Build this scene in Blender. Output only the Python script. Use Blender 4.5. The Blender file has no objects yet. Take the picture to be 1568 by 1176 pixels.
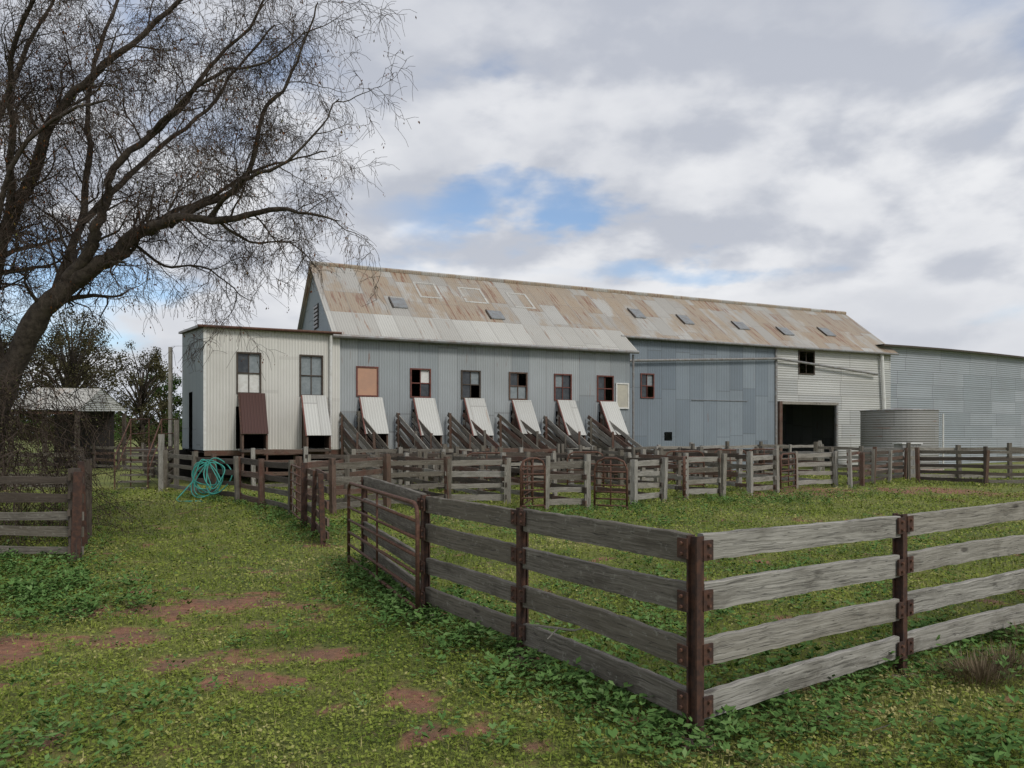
import bpy, math, random
import numpy as np
from mathutils import Vector, noise
random.seed(7); rng=np.random.default_rng(7)
R=random.uniform
scene=bpy.context.scene
scene.view_settings.view_transform='Standard'
scene.view_settings.look='None'
scene.view_settings.exposure=0
# ------------------------------------------------------------ node helper
class N:
    def __init__(s,tree):
        s.t=tree; s.t.nodes.clear()
    def n(s,typ,**kw):
        nd=s.t.nodes.new(typ)
        for k,v in kw.items(): setattr(nd,k,v)
        return nd
    def set(s,sock,val):
        if isinstance(val,bpy.types.NodeSocket): s.t.links.new(val,sock)
        elif val is not None:
            if isinstance(val,(tuple,list)) and len(val)==3 and sock.type=='RGBA': val=(*val,1)
            sock.default_value=val
    def math(s,op,a,b=0.0,c=0.0,clamp=False):
        nd=s.n('ShaderNodeMath',operation=op); nd.use_clamp=clamp
        s.set(nd.inputs[0],a); s.set(nd.inputs[1],b); s.set(nd.inputs[2],c)
        return nd.outputs[0]
    def mix(s,f,a,b,blend='MIX'):
        nd=s.n('ShaderNodeMix',data_type='RGBA',blend_type=blend)
        s.set(nd.inputs[0],f); s.set(nd.inputs[6],a); s.set(nd.inputs[7],b)
        return nd.outputs[2]
    def ramp(s,x,lo,hi,a=0.0,b=1.0,smooth=True):
        nd=s.n('ShaderNodeMapRange'); nd.interpolation_type='SMOOTHSTEP' if smooth else 'LINEAR'
        s.set(nd.inputs[0],x); s.set(nd.inputs[1],lo); s.set(nd.inputs[2],hi); s.set(nd.inputs[3],a); s.set(nd.inputs[4],b)
        return nd.outputs[0]
    def comb(s,x,y,z=0.0):
        nd=s.n('ShaderNodeCombineXYZ'); s.set(nd.inputs[0],x); s.set(nd.inputs[1],y); s.set(nd.inputs[2],z); return nd.outputs[0]
    def sep(s,v):
        nd=s.n('ShaderNodeSeparateXYZ'); s.set(nd.inputs[0],v); return nd.outputs
    def noise(s,vec,scale=1,detail=4,rough=.5,dist=0.0):
        nd=s.n('ShaderNodeTexNoise'); s.set(nd.inputs['Vector'],vec); s.set(nd.inputs['Scale'],scale)
        s.set(nd.inputs['Detail'],detail); s.set(nd.inputs['Roughness'],rough); s.set(nd.inputs['Distortion'],dist); return nd.outputs[0]
    def white(s,vec):
        nd=s.n('ShaderNodeTexWhiteNoise',noise_dimensions='2D'); s.set(nd.inputs['Vector'],vec); return nd.outputs[0]
def newmat(name):
    m=bpy.data.materials.new(name); m.use_nodes=True
    g=N(m.node_tree); out=g.n('ShaderNodeOutputMaterial'); b=g.n('ShaderNodeBsdfPrincipled')
    m.node_tree.links.new(b.outputs[0],out.inputs[0])
    return m,g,b
def bump(g,b,h,strength=.5,dist=.02):
    nd=g.n('ShaderNodeBump'); nd.inputs['Strength'].default_value=strength; nd.inputs['Distance'].default_value=dist
    g.set(nd.inputs['Height'],h); g.t.links.new(nd.outputs[0],b.inputs['Normal'])
def corrugated(name,c1,c2,rust=(.22,.09,.045),rust_amt=.3,horiz=False,pitch=.1,sheet=.8,length=2.6,contrast=1.0,rust_len=.35,metal=.15,tan=None,tan_amt=0,seam=.55):
    m,g,b=newmat(name)
    uv=g.n('ShaderNodeTexCoord').outputs['UV']; sp=g.sep(uv); U,V=sp[0],sp[1]
    A,B=(V,U) if horiz else (U,V)
    rib=g.math('SINE',g.math('MULTIPLY',A,2*math.pi/pitch))
    jit=g.math('MULTIPLY',g.white(g.comb(g.math('FLOOR',g.math('DIVIDE',A,sheet)),3.0)),length*.6)
    ia=g.math('FLOOR',g.math('DIVIDE',A,sheet)); Bj=g.math('ADD',B,jit); ib=g.math('FLOOR',g.math('DIVIDE',Bj,length))
    w=g.white(g.comb(ia,ib))
    col=g.mix(g.ramp(w,.15,.95,0,contrast,False),c1,c2)
    w2=g.white(g.comb(g.math('ADD',ia,17.3),ib))
    big=g.noise(uv,.35,3,.6)
    if tan:
        tn=g.noise(g.comb(g.math('MULTIPLY',A,1.0),g.math('MULTIPLY',B,.35)),.9,5,.65)
        f=g.ramp(g.math('ADD',tn,g.math('MULTIPLY',w2,.24)),.72-tan_amt,.88-tan_amt)
        col=g.mix(g.math('MULTIPLY',f,.9),col,tan)
    st=g.noise(g.comb(g.math('MULTIPLY',A,3.5),g.math('MULTIPLY',B,rust_len)),2.0,5,.65)
    rf=g.ramp(g.math('ADD',st,g.math('MULTIPLY',w2,.16)),.80-rust_amt*.35,.92-rust_amt*.35)
    col=g.mix(g.math('MULTIPLY',rf,.85),col,rust)
    col=g.mix(g.ramp(big,.35,.7,.0,.3),col,(c1[0]*.6,c1[1]*.58,c1[2]*.56))
    fa=g.math('FRACT',g.math('DIVIDE',A,sheet)); fb=g.math('FRACT',g.math('DIVIDE',Bj,length))
    s1=g.math('LESS_THAN',fa,.035); s2=g.math('LESS_THAN',fb,.02)
    col=g.mix(g.math('MULTIPLY',g.math('MAXIMUM',s1,g.math('MULTIPLY',s2,.8)),seam),col,(c1[0]*.4,c1[1]*.38,c1[2]*.37))
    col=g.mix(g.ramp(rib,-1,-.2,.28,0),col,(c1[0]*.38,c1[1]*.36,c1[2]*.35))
    g.set(b.inputs['Base Color'],col); b.inputs['Metallic'].default_value=metal; 
    b.inputs['Roughness'].default_value=.6
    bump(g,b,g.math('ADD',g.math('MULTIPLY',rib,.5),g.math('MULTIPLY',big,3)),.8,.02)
    return m
def wood(name,dark,light,lichen=.3,scale=1.0,red=None):
    m,g,b=newmat(name)
    uv=g.n('ShaderNodeTexCoord').outputs['UV']; sp=g.sep(uv); U,V=sp[0],sp[1]
    gr=g.noise(g.comb(g.math('MULTIPLY',U,2.5*scale),g.math('MULTIPLY',V,70*scale),0),1.0,5,.7,.25)
    bl=g.noise(g.comb(g.math('MULTIPLY',U,1.1),g.math('MULTIPLY',V,4),3),1.6,4,.65,.5)
    col=g.mix(g.ramp(gr,.3,.72),dark,light)
    col=g.mix(g.ramp(bl,.45,.72,0,.75),col,(dark[0]*.6,dark[1]*.58,dark[2]*.55))
    wv=g.white(g.comb(g.math('FLOOR',g.math('DIVIDE',U,50.)),g.math('FLOOR',g.math('DIVIDE',V,50.))))
    col=g.mix(g.ramp(wv,0,1,0,.5),col,(light[0]*.5,light[1]*.46,light[2]*.39))
    if red: col=g.mix(g.ramp(g.noise(uv,3,3),.5,.65,0,.7),col,red)
    if lichen: 
        ln=g.noise(uv,14,4,.75); col=g.mix(g.ramp(ln,.56,.66,0,lichen),col,(.40,.39,.34))
    vo=g.n('ShaderNodeTexVoronoi'); g.set(vo.inputs['Vector'],g.comb(g.math('MULTIPLY',U,1.6),g.math('MULTIPLY',V,5),0)); vo.inputs['Scale'].default_value=1
    kn=g.ramp(vo.outputs['Distance'],.06,.13,1,0); col=g.mix(g.math('MULTIPLY',kn,.7),col,(.035,.028,.022))
    cr=g.noise(g.comb(g.math('MULTIPLY',U,1.2),g.math('MULTIPLY',V,45),9),1.2,2,.5,.6)
    crk=g.ramp(g.math('ABSOLUTE',g.math('SUBTRACT',cr,.5)),0,.02,1,0)
    col=g.mix(g.math('MULTIPLY',crk,.65),col,(.02,.017,.014))
    g.set(b.inputs['Base Color'],col); b.inputs['Roughness'].default_value=.9
    bump(g,b,g.math('SUBTRACT',gr,g.math('MULTIPLY',crk,.8)),.6,.006)
    return m
def plain(name,c,c2=None,rough=.7,metal=0,scale=6,bmp=.2):
    m,g,b=newmat(name); c2=c2 or tuple(x*.5 for x in c)
    co=g.n('ShaderNodeTexCoord').outputs['Object']; n=g.noise(co,scale,4,.7)
    g.set(b.inputs['Base Color'],g.mix(g.ramp(n,.35,.68),c,c2)); b.inputs['Roughness'].default_value=rough; b.inputs['Metallic'].default_value=metal
    if bmp: bump(g,b,n,bmp,.01)
    return m
M={}
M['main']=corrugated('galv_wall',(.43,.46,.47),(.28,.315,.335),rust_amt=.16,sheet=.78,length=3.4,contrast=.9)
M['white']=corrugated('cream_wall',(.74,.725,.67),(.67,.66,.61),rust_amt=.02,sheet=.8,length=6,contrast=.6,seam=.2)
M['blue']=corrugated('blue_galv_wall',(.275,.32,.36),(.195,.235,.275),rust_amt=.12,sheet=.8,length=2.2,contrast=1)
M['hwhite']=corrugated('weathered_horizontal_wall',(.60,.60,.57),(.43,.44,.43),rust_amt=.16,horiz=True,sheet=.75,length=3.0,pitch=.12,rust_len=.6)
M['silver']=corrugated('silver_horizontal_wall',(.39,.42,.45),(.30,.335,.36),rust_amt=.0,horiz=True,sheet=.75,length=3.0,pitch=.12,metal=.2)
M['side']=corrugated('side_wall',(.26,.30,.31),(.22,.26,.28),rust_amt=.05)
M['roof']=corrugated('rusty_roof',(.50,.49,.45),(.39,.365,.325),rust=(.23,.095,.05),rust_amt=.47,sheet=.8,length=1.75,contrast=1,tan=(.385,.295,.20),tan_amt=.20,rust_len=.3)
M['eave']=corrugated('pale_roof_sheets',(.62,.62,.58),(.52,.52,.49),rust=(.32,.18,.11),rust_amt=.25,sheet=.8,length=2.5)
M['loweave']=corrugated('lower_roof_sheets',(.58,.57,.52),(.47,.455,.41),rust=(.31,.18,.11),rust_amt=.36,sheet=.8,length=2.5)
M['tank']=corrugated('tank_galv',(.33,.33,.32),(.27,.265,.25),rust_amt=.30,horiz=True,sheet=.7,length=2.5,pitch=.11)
M['wood']=wood('weathered_timber',(.095,.082,.066),(.245,.225,.19),.32)
M['woodL']=wood('pale_weathered_timber',(.20,.19,.165),(.45,.43,.39),.35)
M['woodD']=wood('dark_timber',(.05,.038,.03),(.13,.105,.085),.1)
M['woodR']=wood('red_brown_timber',(.085,.048,.036),(.21,.145,.11),.12,red=(.12,.05,.034))
M['post']=plain('rusty_steel_post',(.042,.024,.019),(.10,.046,.028),.8,.1,14)
M['rust']=plain('rusty_pipe',(.085,.042,.03),(.17,.085,.055),.7,.3,20)
M['redpaint']=plain('red_paint',(.17,.05,.035),(.09,.03,.02),.6)
M['brownpanel']=corrugated('brown_sheet',(.09,.035,.026),(.07,.03,.023),rust_amt=0,sheet=3)
M['whitepaint']=plain('white_paint',(.72,.72,.69),(.6,.59,.55),.5,bmp=0)
M['salmon']=plain('faded_board',(.52,.30,.20),(.45,.27,.19),.8,scale=2)
M['creamboard']=plain('cream_board',(.5,.47,.38),(.42,.4,.34),.8,scale=2)
M['glass']=plain('dusty_glass',(.03,.035,.04),(.06,.065,.07),.15,bmp=0)
M['glassL']=plain('pale_dusty_glass',(.26,.29,.30),(.19,.22,.23),.25,bmp=0)
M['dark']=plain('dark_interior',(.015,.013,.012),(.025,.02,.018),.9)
M['gutter']=plain('grey_gutter',(.27,.28,.28),(.20,.17,.15),.5,.2)
M['vent']=plain('vent_sheet',(.26,.28,.29),(.20,.19,.18),.5,.2)
M['concrete']=plain('concrete',(.36,.30,.26),(.22,.13,.09),.9,scale=12)
M['hose']=plain('green_hose',(.06,.36,.30),(.04,.28,.24),.4,bmp=0)
# ------------------------------------------------------------ mesh builder
class MB:
    def __init__(s): s.v=[];s.f=[];s.uv=[];s.m=[];s.mats=[]
    def mi(s,mat):
        if mat not in s.mats: s.mats.append(mat)
        return s.mats.index(mat)
    def face(s,pts,mat,uvs=None):
        i=len(s.v); s.v+= [tuple(p) for p in pts]; s.f.append(tuple(range(i,i+len(pts))))
        s.uv.append(uvs or [(0,0)]*len(pts)); s.m.append(s.mi(mat))
    def quad(s,a,b,c,d,mat,uo=(0,0)):
        a,b,c,d=map(Vector,(a,b,c,d)); L=(b-a).length; H=(d-a).length
        s.face([a,b,c,d],mat,[(uo[0],uo[1]),(uo[0]+L,uo[1]),(uo[0]+L,uo[1]+H),(uo[0],uo[1]+H)])
    def obox(s,o,ax,ay,az,mat,uo=None):
        o,ax,ay,az=map(Vector,(o,ax,ay,az))
        if uo is None: uo=(random.randint(0,40)*50+R(0,20),random.randint(0,40)*50+R(0,20))
        if ax.cross(ay).dot(az)<0: ax,ay=ay,ax
        P=lambda i,j,k:o+ax*i+ay*j+az*k
        for q in (((0,0,0),(0,1,0),(1,1,0),(1,0,0)),((0,0,1),(1,0,1),(1,1,1),(0,1,1)),((0,0,0),(1,0,0),(1,0,1),(0,0,1)),
                  ((1,1,0),(0,1,0),(0,1,1),(1,1,1)),((0,1,0),(0,0,0),(0,0,1),(0,1,1)),((1,0,0),(1,1,0),(1,1,1),(1,0,1))):
            p=[P(*t) for t in q]; e1=(p[1]-p[0]).length; e2=(p[3]-p[0]).length
            if e1>=e2: uv=[(0,0),(e1,0),(e1,e2),(0,e2)]
            else: uv=[(0,0),(0,e1),(e2,e1),(e2,0)]
            s.face(p,mat,[(a+uo[0],b+uo[1]) for a,b in uv])
    def vpost(s,x,y,z0,z1,w,mat,d=None,ang=0,lean=0):
        d=d or w; c,sn=math.cos(ang),math.sin(ang)
        ax=Vector((c,sn,0))*w; ay=Vector((-sn,c,0))*d
        l=Vector((R(-lean,lean),R(-lean,lean),0))
        s.obox(Vector((x,y,z0))-ax/2-ay/2,ax,ay,Vector((0,0,z1-z0))+l,mat)
    def board(s,p0,p1,h,t,mat,seg=None,rough=.006,out=None):
        p0,p1=Vector(p0),Vector(p1); d=p1-p0; L=d.length; d.normalize()
        n=out or Vector((d.y,-d.x,0)).normalized(); up=n.cross(d).normalized()
        if up.z<0: up=-up
        seg=seg or max(1,int(L/.35)); uo=(random.randint(0,60)*50+R(0,20),random.randint(0,60)*50+R(0,20))
        bow=R(-.012,.012); rings=[]
        for i in range(seg+1):
            f=i/seg; c=p0+(p1-p0)*f+up*(bow*math.sin(f*math.pi))+n*(R(-.004,.004) if seg>1 else 0)
            ht=h/2+R(-rough,rough); hb=h/2+R(-rough,rough); b_=min(.006,t*.2)
            rings.append([c-up*hb-n*t*.5,c-up*hb+n*t*.5,c+up*(ht-b_)+n*t*.5,c+up*ht+n*(t*.5-b_),c+up*ht-n*(t*.5-b_),c+up*(ht-b_)-n*t*.5])
        vv=[0,t,t+h,t+h+.01,2*t+h,2*t+h+.01,2*t+2*h]
        for i in range(seg):
            a,b=rings[i],rings[i+1]; u0,u1=L*i/seg+uo[0],L*(i+1)/seg+uo[0]
            for k in range(6):
                k2=(k+1)%6; s.face([a[k],b[k],b[k2],a[k2]],mat,[(u0,uo[1]+vv[k]),(u1,uo[1]+vv[k]),(u1,uo[1]+vv[k+1]),(u0,uo[1]+vv[k+1])])
        s.face(rings[0],mat,[(uo[0],uo[1])]*6); s.face(rings[-1][::-1],mat,[(uo[0],uo[1])]*6)
    def tube(s,pts,rad,mat,sides=8,cap=True):
        pts=[Vector(p) for p in pts]; n=len(pts)
        rad=rad if isinstance(rad,(list,tuple)) else [rad]*n
        base=len(s.v); mi=s.mi(mat)
        ref=None
        for i,p in enumerate(pts):
            t=(pts[min(i+1,n-1)]-pts[max(i-1,0)])
            if t.length<1e-6: t=Vector((0,0,1))
            t.normalize()
            if ref is None: ref=t.orthogonal().normalized()
            ref=(ref-t*ref.dot(t)); ref=ref.normalized() if ref.length>1e-4 else t.orthogonal().normalized()
            bn=t.cross(ref)
            for k in range(sides):
                a=2*math.pi*k/sides; s.v.append(tuple(p+(ref*math.cos(a)+bn*math.sin(a))*rad[i]))
        L=0
        for i in range(n-1):
            l=(pts[i+1]-pts[i]).length
            for k in range(sides):
                k2=(k+1)%sides
                s.f.append((base+i*sides+k,base+i*sides+k2,base+(i+1)*sides+k2,base+(i+1)*sides+k))
                u0,u1=k/sides*.3,(k+1)/sides*.3
                s.uv.append([(L,u0),(L,u1),(L+l,u1),(L+l,u0)]); s.m.append(mi)
            L+=l
        if cap:
            for b0,rv in ((base,1),(base+(n-1)*sides,0)):
                fc=tuple(range(b0,b0+sides)); s.f.append(fc[::-1] if rv else fc); s.uv.append([(0,0)]*sides); s.m.append(mi)
    def build(s,name,parent=None,smooth=False):
        me=bpy.data.meshes.new(name); me.from_pydata(s.v,[],s.f)
        ul=me.uv_layers.new(name='UVMap'); flat=[c for f in s.uv for p in f for c in p]; ul.data.foreach_set('uv',flat)
        for m in s.mats: me.materials.append(M[m] if isinstance(m,str) else m)
        me.polygons.foreach_set('material_index',s.m)
        if smooth: me.polygons.foreach_set('use_smooth',[True]*len(s.f))
        me.update(); ob=bpy.data.objects.new(name,me); scene.collection.objects.link(ob)
        if parent: ob.parent=parent
        return ob
def empty(name):
    e=bpy.data.objects.new(name,None); scene.collection.objects.link(e); return e
# ------------------------------------------------------------ camera
cam=bpy.data.cameras.new('camera'); co=bpy.data.objects.new('camera',cam); scene.collection.objects.link(co); scene.camera=co
co.location=(0,0,1.75); co.rotation_euler=(math.radians(90),0,0)
cam.lens=26.6; cam.sensor_width=36; cam.shift_y=.049; cam.clip_end=6000; cam.clip_start=.05
# ------------------------------------------------------------ light
el=math.radians(42); az=math.atan2(.62,-.78)
sd=Vector((math.sin(az)*math.cos(el),math.cos(az)*math.cos(el),math.sin(el)))
sl=bpy.data.lights.new('sun','SUN'); sl.energy=1.7; sl.angle=math.radians(14); sl.color=(1,.96,.89)
so=bpy.data.objects.new('sun',sl); scene.collection.objects.link(so); so.rotation_euler=(-sd).to_track_quat('-Z','Y').to_euler(); so.location=(20,-20,30)
w=bpy.data.worlds.new('World'); scene.world=w; w.use_nodes=True; g=N(w.node_tree)
out=g.n('ShaderNodeOutputWorld'); sky=g.n('ShaderNodeTexSky',sky_type='NISHITA'); sky.sun_disc=False; sky.sun_elevation=el; sky.sun_rotation=az
sky.air_density=1.0; sky.dust_density=.6; sky.ozone_density=2.0
d=g.n('ShaderNodeTexCoord').outputs['Generated']; x,y,z=g.sep(d)[:3]
zz=g.math('MAXIMUM',z,0.0)
def cl(zo,det):
    k=g.math('ADD',zz,.20+zo)
    v=g.comb(g.math('DIVIDE',x,k),g.math('DIVIDE',y,k),.37)
    n1=g.noise(v,.95,det,.5,.1)
    n2=g.noise(g.comb(x,y,g.math('MULTIPLY',g.math('ADD',z,zo),1.9)),4.2,det,.5,.1)
    return g.math('ADD',g.math('MULTIPLY',n1,.48),g.math('MULTIPLY',n2,.52))
n0=cl(0.0,8); nU=cl(.035,6)
azn=g.math('ARCTAN2',x,y)
dn=g.noise(g.comb(g.math('MULTIPLY',x,3),g.math('MULTIPLY',y,3),g.math('MULTIPLY',z,8)),1.3,5,.6)
dz=g.math('ADD',zz,g.math('MULTIPLY',g.math('SUBTRACT',dn,.5),.17))
da=g.math('ADD',azn,g.math('MULTIPLY',g.math('SUBTRACT',n0,.5),1.2))
tot=None
for (a,e,ra,re,st) in ((.0,.285,.20,.032,.95),(.66,.46,.20,.09,.9),(-.42,.43,.32,.10,.7),(.64,.125,.26,.03,.7),(-.46,.12,.30,.08,.8),(.18,.205,.24,.018,.6)):
    u1=g.math('DIVIDE',g.math('SUBTRACT',da,a),ra); v1=g.math('DIVIDE',g.math('SUBTRACT',dz,e),re)
    r2=g.math('ADD',g.math('MULTIPLY',u1,u1),g.math('MULTIPLY',v1,v1))
    q=g.math('MULTIPLY',g.math('POWER',2.718,g.math('MULTIPLY',r2,-.7)),st)
    tot=q if tot is None else g.math('MAXIMUM',tot,q)
mask=g.ramp(g.math('SUBTRACT',g.math('ADD',n0,.175),g.math('MULTIPLY',tot,.25)),.435,.575,.16,1)
lit=g.math('SUBTRACT',n0,nU)
sh=g.ramp(lit,-.055,.055)
ccol=g.mix(sh,(.52,.55,.62),(.85,.86,.885))
ccol=g.mix(g.ramp(n0,.46,.62,0,.6),ccol,(.48,.51,.58))
ccol=g.mix(g.ramp(zz,.28,.58,0,.5),ccol,(.48,.51,.59))
ccol=g.mix(g.ramp(zz,.02,.26,.3,0),ccol,(.90,.905,.92))
ccol=g.mix(g.ramp(zz,.0,.09,.5,0),ccol,(.68,.76,.85))
b1=g.n('ShaderNodeBackground'); g.set(b1.inputs[0],g.mix(1.0,sky.outputs[0],(.95,1.04,1.10),'MULTIPLY')); b1.inputs[1].default_value=.135
b2=g.n('ShaderNodeBackground'); g.set(b2.inputs[0],ccol); b2.inputs[1].default_value=1.0
ms=g.n('ShaderNodeMixShader'); g.set(ms.inputs[0],mask); g.t.links.new(b1.outputs[0],ms.inputs[1]); g.t.links.new(b2.outputs[0],ms.inputs[2]); g.t.links.new(ms.outputs[0],out.inputs[0])
w.cycles.sampling_method='MANUAL'; w.cycles.sample_map_resolution=256
# ------------------------------------------------------------ ground
bare=[(-3.3,7.6,.75,.38),(-2.3,5.85,.42,.2),(-1.85,5.35,.3,.2),(-1.5,6.05,.22,.16),(-4.2,6.1,.5,.35),(-3.4,6.5,.35,.3),(-.36,4.4,.22,.14),(.15,4.05,.25,.15),(-.7,5.0,.14,.15),(-2.6,6.9,.3,.2),(-3.9,5.2,.3,.12),(-2.9,8.3,.4,.15),(-1.2,4.8,.12,.1),
      (12.5,23.4,3.6,1.3),(8,21.5,1.2,.6),(-3.0,11.8,.3,.2),(-.75,7.3,.2,.15),(2.9,11.0,.6,.15),(.1,5.85,.14,.14),(1.0,4.25,.12,.12)]
def bareness(x,y):
    n=noise.noise(Vector((x*1.3,y*1.6,0)))*.55+noise.noise(Vector((x*4.5,y*5.5,5)))*.6+noise.noise(Vector((x*12,y*14,9)))*.45
    b=0
    for (a,c,ra,rb) in bare:
        q=((x-a)/ra)**2+((y-c)/rb)**2
        if q<5: b=max(b,.84-q*.28)
    return b+n*1.25-.14
def axis(lo,hi,f0,f1,st):
    a=list(np.arange(f0,f1,st)); s=st; p=f0; l=[]
    while p>lo: s*=1.25; p-=s; l.append(p)
    r=[];s=st;p=a[-1]
    while p<hi: s*=1.25; p+=s; r.append(p)
    return l[::-1]+a+r
xs=axis(-2500,2500,-9,10,.10); ys=axis(-300,3500,2.4,15,.10)
V=[];Bm=[]
def gz(x,y):
    return .03*noise.noise(Vector((x*.6,y*.6,1)))+.016*noise.noise(Vector((x*2.6,y*2.6,7)))
for yy in ys:
    for xx in xs:
        near=abs(xx)<60 and abs(yy)<80
        V.append((xx,yy,gz(xx,yy) if near else 0)); Bm.append(min(1,max(0,bareness(xx,yy))) if near else 0)
nx=len(xs); F=[(j*nx+i,j*nx+i+1,(j+1)*nx+i+1,(j+1)*nx+i) for j in range(len(ys)-1) for i in range(nx-1)]
me=bpy.data.meshes.new('ground'); me.from_pydata(V,[],F); at=me.attributes.new('bare','FLOAT','POINT'); at.data.foreach_set('value',Bm)
me.polygons.foreach_set('use_smooth',[True]*len(F)); gr=bpy.data.objects.new('ground',me); scene.collection.objects.link(gr)
m,g,b=newmat('grassy_ground'); co_=g.n('ShaderNodeTexCoord').outputs['Object']; ba=g.n('ShaderNodeAttribute',attribute_name='bare').outputs['Fac']
f1=g.noise(co_,.5,4,.6); f2=g.noise(co_,14,5,.75); f3=g.noise(co_,60,3,.7); f4=g.noise(co_,2.2,5,.65)
c=g.mix(g.ramp(f2,.35,.7),(.08,.11,.02),(.20,.225,.045)); c=g.mix(g.ramp(f1,.4,.65,0,.6),c,(.27,.27,.065)); c=g.mix(g.ramp(f3,.5,.75,0,.5),c,(.05,.075,.015))
c=g.mix(g.ramp(f4,.58,.68,0,.65),c,(.20,.14,.08))
soil=g.mix(g.ramp(f2,.3,.7),(.20,.085,.05),(.37,.18,.105))
soil=g.mix(g.ramp(f4,.45,.6,0,.5),soil,(.15,.10,.065))
c=g.mix(g.ramp(ba,.15,.6),c,soil); g.set(b.inputs['Base Color'],c); b.inputs['Roughness'].default_value=.95
bump(g,b,g.math('ADD',f2,g.math('MULTIPLY',f3,.5)),.9,.03); me.materials.append(m)
# ------------------------------------------------------------ leaf clouds with tint attribute
def leafmat(name,ca,cb,cc):
    m=bpy.data.materials.new(name); m.use_nodes=True; g=N(m.node_tree); o=g.n('ShaderNodeOutputMaterial')
    t=g.n('ShaderNodeAttribute',attribute_name='tint').outputs['Fac']
    c=g.mix(g.ramp(t,0,.55,0,1,False),ca,cb); c=g.mix(g.ramp(t,.7,1,0,1,False),c,cc)
    b=g.n('ShaderNodeBsdfDiffuse'); g.set(b.inputs[0],c); g.t.links.new(b.outputs[0],o.inputs[0]); return m
def leafmesh(name,P,D,W,tint,mat,parent=None,flip=False):
    n=len(P)
    v=np.empty((n,4,3),dtype=np.float32); v[:,0]=P; v[:,1]=P+D*.5+W; v[:,2]=P+D; v[:,3]=P+D*.5-W
    me=bpy.data.meshes.new(name); me.vertices.add(n*4); me.vertices.foreach_set('co',v.ravel())
    me.loops.add(n*4); me.loops.foreach_set('vertex_index',np.arange(n*4,dtype=np.int32)); me.polygons.add(n)
    me.polygons.foreach_set('loop_start',np.arange(0,n*4,4,dtype=np.int32))
    at=me.attributes.new('tint','FLOAT','POINT'); at.data.foreach_set('value',np.repeat(tint,4).astype(np.float32))
    me.materials.append(mat); me.update(calc_edges=True); me.validate(); ob=bpy.data.objects.new(name,me); scene.collection.objects.link(ob)
    if parent: ob.parent=parent
    return ob
gm=leafmat('grass_blades',(.08,.125,.022),(.225,.265,.055),(.40,.36,.16))
wm=leafmat('weed_leaves',(.05,.105,.03),(.115,.205,.06),(.19,.28,.11))
Nn=430000
Y=2.5*np.exp(rng.random(Nn)*math.log(34/2.5)); X=(rng.random(Nn)*2-1)*(Y*.74+1.2)
keep=np.zeros(Nn,bool); Z=np.zeros(Nn)
for i in range(Nn):
    x_,y_=float(X[i]),float(Y[i]); bb=bareness(x_,y_)
    keep[i]= rng.random()>min(.93,max(0,(bb-.1)*2.0))
    Z[i]=gz(x_,y_)
wv=-.423*(X+6.38)+.906*(Y-27.5); keep&=~(wv>-1.0)
X,Y,Z=X[keep],Y[keep],Z[keep]; n=len(X)
sc=np.clip(.55+Y*.075,.5,2.8)*rng.uniform(.65,1.4,n); kind=rng.random(n)<.42
ang=rng.random(n)*2*math.pi; tilt=np.where(kind,rng.uniform(.7,1.5,n),rng.uniform(-.1,.6,n))
L=np.where(kind,rng.uniform(.025,.065,n),rng.uniform(.015,.032,n))*sc
D=np.stack([np.cos(ang)*np.cos(tilt),np.sin(ang)*np.cos(tilt),np.sin(tilt)],1)*L[:,None]
Wd=np.where(kind,.0028,.0095)*sc; Wv=np.stack([-np.sin(ang),np.cos(ang),rng.uniform(-.5,.5,n)],1)*Wd[:,None]
P=np.stack([X,Y,Z+np.where(kind,0,rng.uniform(.006,.038,n)*sc)],1)
big=np.array([noise.noise(Vector((float(a)*.55,float(c)*.55,3)))+.65*noise.noise(Vector((float(a)*2.2,float(c)*2.2,3))) for a,c in zip(X,Y)])
tint=np.clip(rng.random(n)*.62+.12+big*.6+np.where(rng.random(n)<.06,.35,0),0,1)
leafmesh('grass',P,D,Wv,tint,gm)
cs=[]
def along(p,q,n_,sp):
    for _ in range(n_):
        t=R(0,1); cs.append((p[0]+(q[0]-p[0])*t+random.gauss(0,sp),p[1]+(q[1]-p[1])*t+random.gauss(0,sp),R(.5,1.15)))
along((1.05,4.32),(-.81,7.17),260,.3); along((-.81,7.17),(-2.05,10.2),200,.25); along((1.1,4.4),(4.7,6.8),230,.28)
along((-3,12),(-5.2,17),200,.35); along((-5,16.6),(-9,21.5),160,.4); along((-4.2,6.9),(-5.5,8.8),240,.45); along((-5.6,9.6),(-8,10.0),200,.5)
along((-6.2,10.4),(-12,21),150,.5); along((-2,14),(3,15.5),260,1.2); along((.2,16),(8,20.5),360,1.0); along((3,9.5),(9,13),160,1.2)
along((-3.0,3.9),(-2.3,4.6),60,.4); along((.5,5),(3,9),240,1.2); along((-.2,6.6),(-1.8,8.6),120,.4); along((.6,4.0),(3.5,4.4),90,.4); along((5,18.5),(12,23),160,.9)
for _ in range(420): cs.append((R(-5,6),R(2.8,14),R(.3,.7)))
PP=[];DD=[];WW=[];TT=[]
for (a,c,s_) in cs:
    k=random.randint(9,20); tb=R(0,.5); zg=gz(a,c)
    for _ in range(k):
        th=R(0,2*math.pi); r=R(0,.13)*s_; hz=R(.02,.15)*s_*(1.2-r*3); l=R(.03,.07)*s_; tl=R(-.3,.7)
        bx,by,bz=a+math.cos(th)*r,c+math.sin(th)*r,zg+max(.01,hz)
        for sg in (1,-1):
            t2=th+sg*.38; ww=l*R(.2,.3)
            PP.append((bx,by,bz)); DD.append((math.cos(t2)*math.cos(tl)*l,math.sin(t2)*math.cos(tl)*l,math.sin(tl)*l+.1*l))
            WW.append((-math.sin(t2)*ww,math.cos(t2)*ww,sg*R(.0,.5)*ww)); TT.append(min(1,tb+R(0,.5)))
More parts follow.
